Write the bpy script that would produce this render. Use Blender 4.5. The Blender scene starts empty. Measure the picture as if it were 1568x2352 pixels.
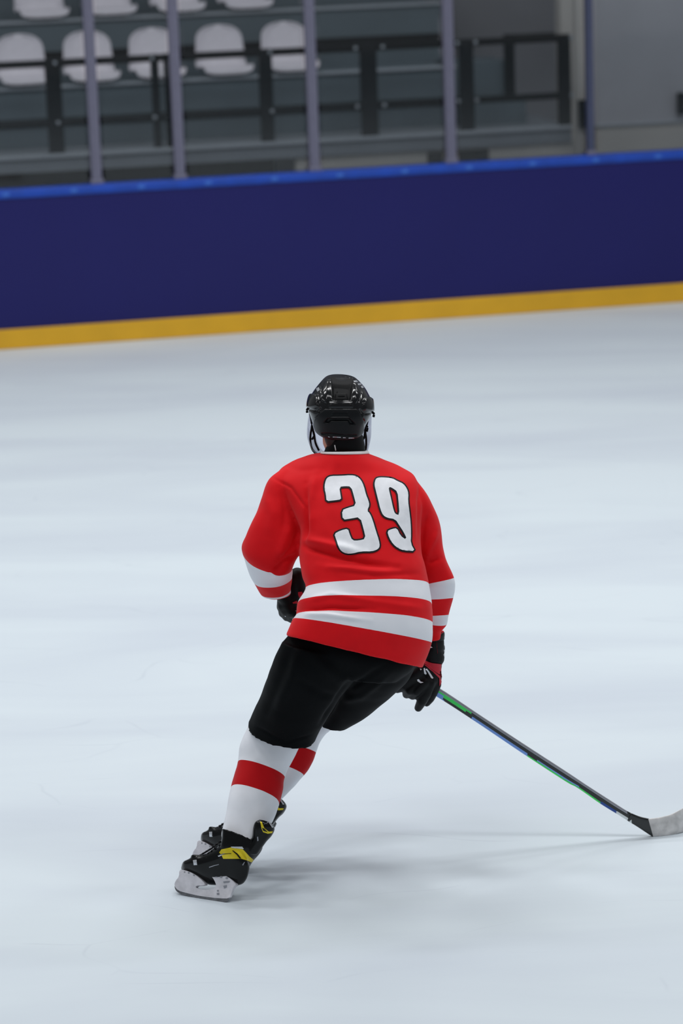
import bpy, bmesh, math, random
import numpy as np
from mathutils import Vector, Matrix, noise
from mathutils.bvhtree import BVHTree
from mathutils.interpolate import poly_3d_calc
from mathutils.geometry import delaunay_2d_cdt

S = bpy.context.scene
COL = S.collection
rnd = random.Random(39)

# ------------------------------------------------------------------ camera
F, H, YH, ROLL = 6533.0, 3.47, -332.0, math.radians(2.0)
PITCH = math.atan((1176 - YH) / F)
FW = np.array([0, math.cos(PITCH), -math.sin(PITCH)])
_r0 = np.array([1.0, 0, 0]); _u0 = np.array([0, math.sin(PITCH), math.cos(PITCH)])
RT = math.cos(ROLL) * _r0 - math.sin(ROLL) * _u0
UP = math.sin(ROLL) * _r0 + math.cos(ROLL) * _u0
CAM = np.array([0, 0, H])
cd = bpy.data.cameras.new('camera'); cam = bpy.data.objects.new('camera', cd); COL.objects.link(cam)
cam.matrix_world = Matrix(((RT[0], UP[0], -FW[0], 0), (RT[1], UP[1], -FW[1], 0), (RT[2], UP[2], -FW[2], H), (0, 0, 0, 1)))
cd.sensor_fit = 'VERTICAL'; cd.sensor_height = 36.0; cd.lens = 36.0 * F / 2352.0
cd.clip_end = 200
cd.dof.use_dof = True; cd.dof.focus_distance = 9.75; cd.dof.aperture_fstop = 2.5
S.camera = cam

# ------------------------------------------------------------------ light of the hall
S.view_settings.view_transform = 'Standard'; S.view_settings.look = 'None'
S.view_settings.gamma = 1.0; S.view_settings.use_curve_mapping = False
S.view_settings.exposure = 0.0
S.cycles.use_denoising = True
S.cycles.max_bounces = 8; S.cycles.transparent_max_bounces = 16
W = bpy.data.worlds.new('hall'); S.world = W; W.use_nodes = True
W.node_tree.nodes['Background'].inputs[0].default_value = (0.90, 0.95, 1.0, 1)
W.node_tree.nodes['Background'].inputs[1].default_value = 0.25
LAMP_POWER = 90
for lx in (-6.0, -2.0, 2.0, 6.0):
    for ly in (3.0, 8.0, 13.0, 18.0):
        ld = bpy.data.lights.new('hall_lamp', 'AREA'); ld.shape = 'RECTANGLE'; ld.size = 2.4; ld.size_y = 0.7
        ld.energy = LAMP_POWER * {3.0: 0.12, 8.0: 0.80, 13.0: 1.20, 18.0: 0.85}[ly]; ld.color = (0.985, 0.99, 1.0); ld.spread = math.radians(150)
        lo = bpy.data.objects.new('hall_lamp', ld); lo.location = (lx, ly, 8.5); COL.objects.link(lo)

# ------------------------------------------------------------------ pixel <-> place
def ray(x, y): return FW + (x - 784) / F * RT - (y - 1176) / F * UP
def ground(x, y, z=0.0):
    r = ray(x, y); return CAM + r * ((z - H) / r[2])
Y0 = ground(465, 2058)[1]
def P(x, y, dy):
    r = ray(x, y); return CAM + r * ((Y0 + dy) / r[1])
def proj(p):
    v = np.asarray(p) - CAM; d = v @ FW
    return 784 + F * (v @ RT) / d, 1176 - F * (v @ UP) / d
def projs(V):
    v = V - CAM; d = v @ FW
    return np.stack([784 + F * (v @ RT) / d, 1176 - F * (v @ UP) / d], 1)
# rink-board frame: s along the boards, d behind them, z up
_a = ground(0, 803); _b = ground(1568, 693)
YAW = math.atan2(_b[1] - _a[1], _b[0] - _a[0])
E1 = np.array([math.cos(YAW), math.sin(YAW), 0]); E2 = np.array([-math.sin(YAW), math.cos(YAW), 0])
O = ground(784, 748); O[2] = 0
def bw(s, d, z): return O + E1 * s + E2 * d + np.array([0, 0, z])
def sz(x, y, d):
    r = ray(x, y); t = ((O + E2 * d - CAM) @ E2) / (r @ E2); p = CAM + r * t - O
    return float(p @ E1), float(p[2])

# ------------------------------------------------------------------ materials
def lin(r, g, b):
    f = lambda c: (c / 255 / 12.92) if c / 255 <= 0.04045 else ((c / 255 + 0.055) / 1.055) ** 2.4
    return (f(r), f(g), f(b), 1)
def mat(name, col, rough=0.5, metal=0.0, spec=0.5, var=0.06, vscale=30.0, bump=0.0, bscale=200.0, coat=0.0, sheen=0.0):
    m = bpy.data.materials.new(name); m.use_nodes = True; nt = m.node_tree; b = nt.nodes['Principled BSDF']
    b.inputs['Roughness'].default_value = rough; b.inputs['Metallic'].default_value = metal
    b.inputs['Specular IOR Level'].default_value = spec; b.inputs['Coat Weight'].default_value = coat
    b.inputs['Coat Roughness'].default_value = 0.05
    b.inputs['Sheen Weight'].default_value = sheen
    tc = nt.nodes.new('ShaderNodeTexCoord'); nz = nt.nodes.new('ShaderNodeTexNoise')
    nz.inputs['Scale'].default_value = vscale; nz.inputs['Detail'].default_value = 3
    nt.links.new(tc.outputs['Object'], nz.inputs['Vector'])
    rp = nt.nodes.new('ShaderNodeValToRGB')
    rp.color_ramp.elements[0].position = 0.3; rp.color_ramp.elements[1].position = 0.7
    rp.color_ramp.elements[0].color = tuple(c * (1 - var) for c in col[:3]) + (1,)
    rp.color_ramp.elements[1].color = tuple(min(1, c * (1 + var)) for c in col[:3]) + (1,)
    nt.links.new(nz.outputs['Fac'], rp.inputs['Fac']); nt.links.new(rp.outputs['Color'], b.inputs['Base Color'])
    if bump:
        n2 = nt.nodes.new('ShaderNodeTexNoise'); n2.inputs['Scale'].default_value = bscale
        nt.links.new(tc.outputs['Object'], n2.inputs['Vector'])
        bp = nt.nodes.new('ShaderNodeBump'); bp.inputs['Strength'].default_value = bump; bp.inputs['Distance'].default_value = 0.002
        nt.links.new(n2.outputs['Fac'], bp.inputs['Height']); nt.links.new(bp.outputs['Normal'], b.inputs['Normal'])
    return m
def band_mat(name, ca, cb, bands, rough=0.75, sheen=0.06):
    """cloth knitted in two colours: colour b where the knit coordinate lies in one of the bands"""
    m = mat(name, ca, rough, bump=0.12, bscale=900, var=0.05, vscale=12, spec=0.15, sheen=sheen)
    nt = m.node_tree; b = nt.nodes['Principled BSDF']
    at = nt.nodes.new('ShaderNodeAttribute'); at.attribute_name = 'knit'
    base = b.inputs['Base Color'].links[0].from_socket
    acc = None
    for lo, hi in bands:
        g = nt.nodes.new('ShaderNodeMath'); g.operation = 'GREATER_THAN'; g.inputs[1].default_value = lo
        l = nt.nodes.new('ShaderNodeMath'); l.operation = 'LESS_THAN'; l.inputs[1].default_value = hi
        nt.links.new(at.outputs['Fac'], g.inputs[0]); nt.links.new(at.outputs['Fac'], l.inputs[0])
        mu = nt.nodes.new('ShaderNodeMath'); mu.operation = 'MULTIPLY'
        nt.links.new(g.outputs[0], mu.inputs[0]); nt.links.new(l.outputs[0], mu.inputs[1])
        if acc is None: acc = mu
        else:
            ad = nt.nodes.new('ShaderNodeMath'); ad.operation = 'MAXIMUM'
            nt.links.new(acc.outputs[0], ad.inputs[0]); nt.links.new(mu.outputs[0], ad.inputs[1]); acc = ad
    mx = nt.nodes.new('ShaderNodeMix'); mx.data_type = 'RGBA'
    nt.links.new(acc.outputs[0], mx.inputs['Factor']); nt.links.new(base, mx.inputs['A']); mx.inputs['B'].default_value = cb
    nt.links.new(mx.outputs['Result'], b.inputs['Base Color'])
    return m
RED = lin(222, 15, 25); WHITE = lin(236, 238, 244)
M = {}
M['jersey'] = band_mat('jersey_knit', RED, WHITE, [(1, 2), (3, 4)])
M['sock'] = band_mat('sock_knit', WHITE, lin(190, 8, 18), [(1, 2)])
M['number_white'] = mat('number_twill', lin(238, 240, 245), 0.55, spec=0.25, bump=0.1, bscale=700)
M['number_black'] = mat('number_edging', lin(20, 21, 26), 0.6, spec=0.2)
M['white_trim'] = mat('white_trim', lin(232, 230, 230), 0.6)
M['black_cloth'] = mat('black_nylon', lin(7, 9, 11), 0.65, spec=0.07, var=0.15, vscale=9, bump=0.15, bscale=500)
M['gloss'] = mat('glossy_black_shell', lin(5, 6, 9), 0.13, spec=0.42)
M['satin'] = mat('satin_black_shell', lin(11, 14, 17), 0.45, spec=0.22)
M['black'] = mat('matt_black', lin(5, 6, 8), 0.6, spec=0.15)
M['glove'] = mat('glove_leather', lin(7, 8, 10), 0.55, spec=0.2, bump=0.2, bscale=120)
M['glove_red'] = mat('glove_red', lin(190, 32, 50), 0.55, spec=0.3)
M['skin'] = mat('skin', lin(214, 160, 132), 0.5, bump=0.05)
M['hair'] = mat('dark_hair', lin(28, 21, 17), 0.6, bump=0.5, bscale=300)
M['eye'] = mat('eye', lin(230, 228, 224), 0.2)
M['yellow'] = mat('yellow_foil', lin(222, 200, 30), 0.3, metal=0.35, spec=0.6)
M['silver'] = mat('silver', lin(205, 208, 214), 0.25, metal=0.6)
M['holder'] = mat('white_holder', lin(214, 212, 218), 0.35, var=0.12, vscale=40)
M['steel'] = mat('steel', lin(150, 152, 158), 0.22, metal=1.0, var=0.3, vscale=60)
M['boot'] = mat('boot_black', lin(4, 6, 7), 0.2, spec=0.26, bump=0.08, bscale=60)
M['stick_black'] = mat('stick_black', lin(14, 20, 20), 0.2, spec=0.6)
M['stick_top'] = mat('stick_sheen_grey', lin(150, 152, 160), 0.28, metal=0.35)  # on the stick's top, reflections of lamps and ceiling lightened into the base colour
M['stick_green'] = mat('stick_green', lin(60, 230, 100), 0.3, metal=0.0)
M['stick_blue'] = mat('stick_blue', lin(122, 165, 240), 0.3, metal=0.0)
M['stick_white'] = mat('stick_white', lin(226, 232, 232), 0.3)
M['stick_navy'] = mat('stick_navy', lin(34, 72, 150), 0.3, metal=0.2)
M['tape'] = mat('blade_tape', lin(205, 203, 202), 0.75, var=0.2, vscale=32, bump=0.2, bscale=150)
# clear plastic and glass
def clear(name, tint, gloss, rough=0.03):
    m = bpy.data.materials.new(name); m.use_nodes = True; nt = m.node_tree
    nt.nodes.remove(nt.nodes['Principled BSDF']); out = nt.nodes['Material Output']
    t = nt.nodes.new('ShaderNodeBsdfTransparent'); g = nt.nodes.new('ShaderNodeBsdfGlossy'); x = nt.nodes.new('ShaderNodeMixShader')
    t.inputs[0].default_value = tint; g.inputs['Roughness'].default_value = rough
    fr = nt.nodes.new('ShaderNodeFresnel'); fr.inputs['IOR'].default_value = 1.45
    mm = nt.nodes.new('ShaderNodeMath'); mm.operation = 'MULTIPLY'; mm.inputs[1].default_value = gloss
    nt.links.new(fr.outputs[0], mm.inputs[0]); nt.links.new(mm.outputs[0], x.inputs[0])
    nt.links.new(t.outputs[0], x.inputs[1]); nt.links.new(g.outputs[0], x.inputs[2]); nt.links.new(x.outputs[0], out.inputs[0])
    return m
M['pane'] = clear('rink_glass', (0.93, 0.95, 0.96, 1), 1.0)
M['visor'] = clear('visor_plastic', (0.90, 0.90, 0.95, 1), 0.5, 0.12)
# setting
def ice_mat():
    m = bpy.data.materials.new('rink_ice'); m.use_nodes = True; nt = m.node_tree; b = nt.nodes['Principled BSDF']
    tc = nt.nodes.new('ShaderNodeTexCoord')
    mp = nt.nodes.new('ShaderNodeMapping'); mp.inputs['Scale'].default_value = (0.35, 1.3, 1); mp.inputs['Rotation'].default_value = (0, 0, 0.2)
    nt.links.new(tc.outputs['Object'], mp.inputs[0])
    n1 = nt.nodes.new('ShaderNodeTexNoise'); n1.inputs['Scale'].default_value = 1.0; n1.inputs['Detail'].default_value = 5; n1.inputs['Distortion'].default_value = 0.6
    nt.links.new(mp.outputs[0], n1.inputs['Vector'])
    r1 = nt.nodes.new('ShaderNodeValToRGB'); r1.color_ramp.elements[0].position = 0.30; r1.color_ramp.elements[1].position = 0.62
    r1.color_ramp.elements[0].color = lin(202, 211, 220); r1.color_ramp.elements[1].color = lin(213, 223, 229)
    nt.links.new(n1.outputs['Fac'], r1.inputs[0])
    # skate scratches: thin curved lines from distorted waves, broken up by noise
    mp2 = nt.nodes.new('ShaderNodeMapping'); mp2.inputs['Scale'].default_value = (0.9, 2.2, 1); mp2.inputs['Rotation'].default_value = (0, 0, -0.35)
    nt.links.new(tc.outputs['Object'], mp2.inputs[0])
    v = nt.nodes.new('ShaderNodeTexVoronoi'); v.feature = 'DISTANCE_TO_EDGE'; v.inputs['Scale'].default_value = 1.1
    n3 = nt.nodes.new('ShaderNodeTexNoise'); n3.inputs['Scale'].default_value = 0.8
    nt.links.new(mp2.outputs[0], n3.inputs['Vector'])
    ad = nt.nodes.new('ShaderNodeMixRGB'); ad.blend_type = 'ADD'; ad.inputs[0].default_value = 1.6
    nt.links.new(mp2.outputs[0], ad.inputs[1]); nt.links.new(n3.outputs['Color'], ad.inputs[2]); nt.links.new(ad.outputs[0], v.inputs['Vector'])
    r2 = nt.nodes.new('ShaderNodeValToRGB'); r2.color_ramp.elements[0].position = 0.0; r2.color_ramp.elements[1].position = 0.012
    r2.color_ramp.elements[0].color = (1, 1, 1, 1); r2.color_ramp.elements[1].color = (0, 0, 0, 1)
    nt.links.new(v.outputs['Distance'], r2.inputs[0])
    n4 = nt.nodes.new('ShaderNodeTexNoise'); n4.inputs['Scale'].default_value = 2.2; nt.links.new(tc.outputs['Object'], n4.inputs['Vector'])
    r4 = nt.nodes.new('ShaderNodeValToRGB'); r4.color_ramp.elements[0].position = 0.52; r4.color_ramp.elements[1].position = 0.68
    nt.links.new(n4.outputs['Fac'], r4.inputs[0])
    mul = nt.nodes.new('ShaderNodeMath'); mul.operation = 'MULTIPLY'; nt.links.new(r2.outputs[0], mul.inputs[0]); nt.links.new(r4.outputs[0], mul.inputs[1])
    ms = nt.nodes.new('ShaderNodeMath'); ms.operation = 'MULTIPLY'; ms.inputs[1].default_value = 0.45; nt.links.new(mul.outputs[0], ms.inputs[0])
    mx = nt.nodes.new('ShaderNodeMix'); mx.data_type = 'RGBA'; mx.inputs['B'].default_value = lin(188, 197, 207)
    nt.links.new(ms.outputs[0], mx.inputs['Factor']); nt.links.new(r1.outputs[0], mx.inputs['A'])
    nt.links.new(mx.outputs['Result'], b.inputs['Base Color'])
    b.inputs['Roughness'].default_value = 0.42; b.inputs['Specular IOR Level'].default_value = 0.25
    n5 = nt.nodes.new('ShaderNodeTexNoise'); n5.inputs['Scale'].default_value = 45; n5.inputs['Detail'].default_value = 4
    nt.links.new(tc.outputs['Object'], n5.inputs['Vector'])
    bp = nt.nodes.new('ShaderNodeBump'); bp.inputs['Strength'].default_value = 0.12; bp.inputs['Distance'].default_value = 0.003
    nt.links.new(n5.outputs['Fac'], bp.inputs['Height']); nt.links.new(bp.outputs[0], b.inputs['Normal'])
    return m
M['ice'] = ice_mat()
M['board'] = mat('board_purple', lin(25, 24, 94), 0.3, spec=0.3, var=0.03, vscale=1.5)
M['rail_blue'] = mat('rail_blue', lin(6, 66, 172), 0.45, var=0.15, vscale=6)
M['kick'] = mat('kickplate_yellow', lin(222, 168, 26), 0.45, var=0.06, vscale=3)
M['post'] = mat('post_aluminium', lin(112, 111, 130), 0.45, metal=0.2)
M['post_blue'] = mat('post_blue_grey', lin(72, 78, 104), 0.45, metal=0.2)
M['seat'] = mat('seat_plastic', lin(205, 200, 208), 0.45, var=0.05)
M['railing'] = mat('railing_black', lin(6, 12, 18), 0.5, spec=0.15)
M['step'] = mat('step_grey', lin(82, 94, 102), 0.7, var=0.08, vscale=2)
M['step_edge'] = mat('step_edge', lin(150, 156, 164), 0.6)
M['deck'] = mat('deck_grey', lin(112, 118, 126), 0.7, var=0.07, vscale=2)
M['concrete'] = mat('concrete', lin(150, 150, 156), 0.8, var=0.08, vscale=1.2)
M['beige'] = mat('beige_wall', lin(168, 164, 160), 0.8, var=0.05, vscale=1.5)
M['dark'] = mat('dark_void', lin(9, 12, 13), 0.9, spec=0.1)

# ------------------------------------------------------------------ object helpers
def mesh_obj(name, V, Fs, m, parent=None, base=None, smooth=True, mi=None):
    base = np.zeros(3) if base is None else np.asarray(base, float)
    me = bpy.data.meshes.new(name)
    me.from_pydata([tuple(np.asarray(v, float) - base) for v in V], [], [tuple(int(i) for i in f) for f in Fs])
    for k in (m if isinstance(m, (list, tuple)) else [m]): me.materials.append(k)
    if mi is not None: me.polygons.foreach_set('material_index', np.asarray(mi, dtype=np.int32))
    me.polygons.foreach_set('use_smooth', [smooth] * len(me.polygons)); me.update()
    o = bpy.data.objects.new(name, me); COL.objects.link(o)
    if parent is not None: o.parent = parent
    return o
def tag(o, label=None, cat=None, group=None, kind=None):
    if label: o['label'] = label
    if cat: o['category'] = cat
    if group: o['group'] = group
    if kind: o['kind'] = kind
    return o
def empty(name, loc, rz=0.0):
    o = bpy.data.objects.new(name, None); o.location = tuple(loc); o.rotation_euler = (0, 0, rz); o.empty_display_size = 0.1
    COL.objects.link(o); return o
def copy_tree(o, parent=None):
    c = o.copy(); COL.objects.link(c)
    if parent is not None: c.parent = parent
    for ch in list(o.children): copy_tree(ch, c)
    return c
class MB:
    def __init__(self): self.V = []; self.F = []; self.I = []
    def add(self, V, Fs, mi=0):
        n = len(self.V); self.V += [tuple(v) for v in V]; self.F += [tuple(i + n for i in f) for f in Fs]; self.I += [mi] * len(Fs)
    def box(self, x0, x1, y0, y1, z0, z1, bev=0.0, mi=0):
        bm = bmesh.new(); bmesh.ops.create_cube(bm, size=1)
        for v in bm.verts: v.co = Vector(((x0 + x1) / 2 + v.co.x * (x1 - x0), (y0 + y1) / 2 + v.co.y * (y1 - y0), (z0 + z1) / 2 + v.co.z * (z1 - z0)))
        if bev: bmesh.ops.bevel(bm, geom=bm.edges[:], offset=bev, segments=2, affect='EDGES', profile=0.6)
        bm.verts.index_update()
        self.add([v.co[:] for v in bm.verts], [[v.index for v in f.verts] for f in bm.faces], mi); bm.free()
    def tube(self, pts, r, n=10, mi=0):
        pts = [np.asarray(p, float) for p in pts]; rr = r if isinstance(r, (list, tuple)) else [r] * len(pts)
        V = []; Fs = []
        for i, p in enumerate(pts):
            t = pts[min(i + 1, len(pts) - 1)] - pts[max(i - 1, 0)]; t = t / (np.linalg.norm(t) + 1e-9)
            a = np.cross(t, [0, 0, 1.0]); a = a if np.linalg.norm(a) > 1e-3 else np.cross(t, [1.0, 0, 0]); a /= np.linalg.norm(a); b = np.cross(t, a)
            for k in range(n):
                q = 2 * math.pi * k / n; V.append(p + rr[i] * (math.cos(q) * a + math.sin(q) * b))
        for i in range(len(pts) - 1):
            for k in range(n): Fs.append((i * n + k, i * n + (k + 1) % n, (i + 1) * n + (k + 1) % n, (i + 1) * n + k))
        Fs.append(tuple(range(n))[::-1]); Fs.append(tuple((len(pts) - 1) * n + k for k in range(n)))
        self.add(V, Fs, mi)
    def build(self, name, m, parent=None, base=None, smooth=False):
        return mesh_obj(name, self.V, self.F, m, parent, base, smooth, self.I)

# lofts whose rings pass through three measured points: left edge, near side, right edge
def catmull(a, k):
    a = np.asarray(a, float); n = len(a); out = []
    for i in range(n - 1):
        p0, p1, p2, p3 = a[max(i - 1, 0)], a[i], a[i + 1], a[min(i + 2, n - 1)]
        for j in range(k):
            t = j / k
            m1 = (p2 - p0) * 0.5; m2 = (p3 - p1) * 0.5
            out.append((2 * t**3 - 3 * t**2 + 1) * p1 + (t**3 - 2 * t**2 + t) * m1 + (-2 * t**3 + 3 * t**2) * p2 + (t**3 - t**2) * m2)
    out.append(a[-1]); return np.array(out)
def ring(L, B, R, dy, t, v=0.0, n=2.3, tw=0.0):
    l = P(L[0], L[1], dy - tw); r = P(R[0], R[1], dy + tw); b = P(B[0], B[1], dy - t)
    return np.concatenate([l, r, b, [v, n]])
def loft(rings, k=6, seg=40, cap=True, hollow=None, vlin=True):
    A = catmull(rings, k)
    if vlin:                                    # knit coordinate stays piecewise linear
        vv = np.asarray(rings)[:, 9]; A[:, 9] = np.interp(np.linspace(0, len(vv) - 1, len(A)), np.arange(len(vv)), vv)
    rows = []
    th = np.linspace(0, 2 * math.pi, seg, endpoint=False); c, s = np.cos(th), np.sin(th)
    for a in A:
        C = (a[0:3] + a[3:6]) / 2; a1 = (a[3:6] - a[0:3]) / 2; a2 = a[6:9] - C; e = 2 / a[10]
        x = np.sign(c) * np.abs(c) ** e; y = np.sign(s) * np.abs(s) ** e
        rows.append(C + x[:, None] * a1 + y[:, None] * a2)
    vs = list(A[:, 9])
    if hollow:                                  # turn the last rim inwards so the garment is open at its end
        ax = rows[-1].mean(0) - rows[-4].mean(0); ax /= np.linalg.norm(ax)
        e = rows[-1]; c0 = e.mean(0)
        for sc, bk in ((0.86, 0.003), (0.83, hollow * 0.5), (0.80, hollow)):
            rows.append(c0 + (e - c0) * sc - ax * bk); vs.append(vs[-1])
    V = np.concatenate(rows); N = len(rows); Fs = []
    for i in range(N - 1):
        for j in range(seg):
            Fs.append((i * seg + j, i * seg + (j + 1) % seg, (i + 1) * seg + (j + 1) % seg, (i + 1) * seg + j))
    VV = np.repeat(np.array(vs), seg)
    if cap:
        V = np.concatenate([V, [rows[0].mean(0)], [rows[-1].mean(0)]]); VV = np.append(VV, [vs[0], vs[-1]])
        a, b = len(V) - 2, len(V) - 1
        for j in range(seg):
            Fs.append((a, (j + 1) % seg, j)); Fs.append((b, (N - 1) * seg + j, (N - 1) * seg + (j + 1) % seg))
    return V, Fs, VV
def fuse(pieces, voxel, smooth=4, fac=0.5):
    """one continuous surface out of overlapping closed pieces; returns verts, faces, knit"""
    V = []; Fs = []; K = []
    for p in pieces:
        n = len(V); V += [tuple(v) for v in p[0]]; Fs += [tuple(i + n for i in f) for f in p[1]]
        K += list(p[2]) if len(p) > 2 else [0.0] * len(p[0])
    me = bpy.data.meshes.new('tmp'); me.from_pydata(V, [], Fs)
    bm = bmesh.new(); bm.from_mesh(me); bmesh.ops.recalc_face_normals(bm, faces=bm.faces[:]); bm.to_mesh(me); bm.free()
    o = bpy.data.objects.new('tmp', me); COL.objects.link(o)
    r = o.modifiers.new('r', 'REMESH'); r.mode = 'VOXEL'; r.voxel_size = voxel
    if smooth:
        s = o.modifiers.new('s', 'SMOOTH'); s.iterations = smooth; s.factor = fac
    ev = o.evaluated_get(bpy.context.evaluated_depsgraph_get()); m2 = ev.to_mesh()
    W = np.empty(len(m2.vertices) * 3); m2.vertices.foreach_get('co', W); W = W.reshape(-1, 3)
    F2 = [tuple(p.vertices) for p in m2.polygons]
    ev.to_mesh_clear(); bpy.data.objects.remove(o); bpy.data.meshes.remove(me)
    tri = []
    for f in Fs:
        for i in range(1, len(f) - 1): tri.append((f[0], f[i], f[i + 1]))
    knit = None
    if any(K):
        bv = BVHTree.FromPolygons([Vector(v) for v in V], tri); knit = np.zeros(len(W))
        for i, w in enumerate(W):
            loc, no, idx, di = bv.find_nearest(Vector(w))
            t = tri[idx]; ws = poly_3d_calc([Vector(V[q]) for q in t], loc)
            knit[i] = sum(a * K[q] for a, q in zip(ws, t))
        E_ = np.array([(f[i], f[(i + 1) % len(f)]) for f in F2 for i in range(len(f))])
        for _ in range(3):
            acc = np.zeros(len(W)); cnt = np.zeros(len(W))
            np.add.at(acc, E_[:, 0], knit[E_[:, 1]]); np.add.at(cnt, E_[:, 0], 1)
            np.add.at(acc, E_[:, 1], knit[E_[:, 0]]); np.add.at(cnt, E_[:, 1], 1)
            knit = 0.5 * knit + 0.5 * acc / cnt
    return W, F2, knit
def set_knit(o, k):
    a = o.data.attributes.new('knit', 'FLOAT', 'POINT'); a.data.foreach_set('value', np.asarray(k, dtype=np.float32))
def vnormals(V, Fs):
    me = bpy.data.meshes.new('n'); me.from_pydata([tuple(v) for v in V], [], Fs); me.update()
    N = np.empty(len(V) * 3); me.vertices.foreach_get('normal', N); bpy.data.meshes.remove(me); return N.reshape(-1, 3)
def seg_dist(Q, a, b):
    a = np.asarray(a, float); b = np.asarray(b, float); d = b - a
    t = np.clip(((Q - a) @ d) / (d @ d), 0, 1); return np.linalg.norm(Q - (a + t[:, None] * d), axis=1), t
def crease(V, Fs, folds, rough=0.0015, rs=14.0):
    """press cloth folds into the side of the garment they lie on"""
    N = vnormals(V, Fs); C = V.mean(0)
    view = V - CAM; view /= np.linalg.norm(view, axis=1)[:, None]
    face = np.clip(-(N * view).sum(1) * 1.6, 0, 1); Q = projs(V); D = np.zeros(len(V))
    for pts, w, amp in folds:
        L = len(pts) - 1; best = np.full(len(V), 1e9); T = np.zeros(len(V))
        for i in range(L):
            d, t = seg_dist(Q, pts[i], pts[i + 1]); k = d < best; best[k] = d[k]; T[k] = (i + t[k]) / L
        D += 1.35 * amp * np.exp(-(best / w) ** 2) * np.clip(np.sin(np.pi * np.clip(T, 0.06, 0.94)) * 1.5, 0, 1) * face
    if rough:
        for i, v in enumerate(V): D[i] += rough * noise.fractal(Vector(v) * rs, 1.0, 2.0, 2)
    return V + N * D[:, None]
def inside(poly, x, y):
    r = False; n = len(poly)
    for i in range(n):
        x1, y1 = poly[i]; x2, y2 = poly[i - 1]
        if (y1 > y) != (y2 > y) and x < (x2 - x1) * (y - y1) / (y2 - y1) + x1: r = not r
    return r
def chaikin(p, it=1):
    for _ in range(it):
        q = []
        for i in range(len(p)):
            a = np.array(p[i]); b = np.array(p[(i + 1) % len(p)]); q += [tuple(a * .75 + b * .25), tuple(a * .25 + b * .75)]
        p = q
    return p
def offset_poly(p, d):
    p = np.array(p, float); n = len(p)
    area = 0.5 * sum(p[i][0] * p[(i + 1) % n][1] - p[(i + 1) % n][0] * p[i][1] for i in range(n))
    sg = 1 if area > 0 else -1; out = []
    for i in range(n):
        t1 = p[i] - p[i - 1]; t2 = p[(i + 1) % n] - p[i]
        n1 = np.array([t1[1], -t1[0]]) / (np.linalg.norm(t1) + 1e-9); n2 = np.array([t2[1], -t2[0]]) / (np.linalg.norm(t2) + 1e-9)
        m = n1 + n2; l = np.linalg.norm(m); m = m / l if l > 1e-6 else n1
        out.append(tuple(p[i] + sg * d * m / max(0.5, (m @ n1))))
    return out
def densify(p, step):
    q = []
    for i in range(len(p)):
        a = np.array(p[i], float); b = np.array(p[(i + 1) % len(p)], float); k = max(1, int(np.linalg.norm(b - a) / step))
        q += [tuple(a + (b - a) * j / k) for j in range(k)]
    return q
def patch(outer, holes, bvh, off, step=3.0):
    """a printed or sewn patch lying on the surface below it"""
    loops = [densify(outer, step)] + [densify(h, step) for h in holes]
    pts = []; edges = []
    for lp in loops:
        n = len(pts); pts += lp; edges += [(n + i, n + (i + 1) % len(lp)) for i in range(len(lp))]
    xs = [p[0] for p in loops[0]]; ys = [p[1] for p in loops[0]]
    B = np.array(pts)
    for gx in np.arange(min(xs), max(xs), step):
        for gy in np.arange(min(ys), max(ys), step):
            if inside(loops[0], gx, gy) and not any(inside(h, gx, gy) for h in loops[1:]):
                if np.min(np.hypot(B[:, 0] - gx, B[:, 1] - gy)) > step * 0.5: pts.append((gx, gy))
    r = delaunay_2d_cdt([Vector(p) for p in pts], edges, [], 0, 1e-5)
    vs, fs = r[0], r[2]; V = []
    for v in vs:
        d = Vector(ray(v.x, v.y)).normalized(); loc, no, idx, di = bvh.ray_cast(Vector(CAM), d)
        if loc is None:
            q = Vector(CAM) + d * 9.6; loc, no, idx, di = bvh.find_nearest(q)
        if no.dot(d) > 0: no = -no
        V.append(loc + (no * 0.6 - d * 0.4) * off)
    keep = []
    for f in fs:
        cx = sum(vs[i].x for i in f) / len(f); cy = sum(vs[i].y for i in f) / len(f)
        if inside(loops[0], cx, cy) and not any(inside(h, cx, cy) for h in loops[1:]): keep.append(tuple(f)[::-1])
    return [tuple(v) for v in V], keep
def bvh_of(V, Fs): return BVHTree.FromPolygons([Vector(v) for v in V], [tuple(f) for f in Fs])
def capsule(p0, r0, p1, r1, n=14):
    p0 = np.asarray(p0, float); p1 = np.asarray(p1, float); t = p1 - p0; L = np.linalg.norm(t); t = t / (L + 1e-9)
    a = np.cross(t, [0.3, 0.2, 1.0]); a /= np.linalg.norm(a); b = np.cross(t, a); rows = []
    for q in np.linspace(-math.pi / 2 + 0.15, 0, 5): rows.append((p0 + t * r0 * math.sin(q), r0 * math.cos(q)))
    for q in np.linspace(0, math.pi / 2 - 0.15, 5): rows.append((p1 + t * r1 * math.sin(q), r1 * math.cos(q)))
    V = []; Fs = []
    for c, r in rows:
        for k in range(n):
            w = 2 * math.pi * k / n; V.append(c + r * (math.cos(w) * a + math.sin(w) * b))
    for i in range(len(rows) - 1):
        for k in range(n): Fs.append((i * n + k, i * n + (k + 1) % n, (i + 1) * n + (k + 1) % n, (i + 1) * n + k))
    Fs.append(tuple(range(n))[::-1]); Fs.append(tuple((len(rows) - 1) * n + k for k in range(n)))
    return V, Fs
def chain(pts): return [capsule(pts[i][0], pts[i][1], pts[i + 1][0], pts[i + 1][1]) for i in range(len(pts) - 1)]

# ================================================================== the setting
V = [(-30, -6, 0), (30, -6, 0), (30, 45, 0), (-30, 45, 0)]
tag(mesh_obj('floor', V, [(0, 1, 2, 3)], M['ice'], smooth=False), kind='structure')

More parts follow.
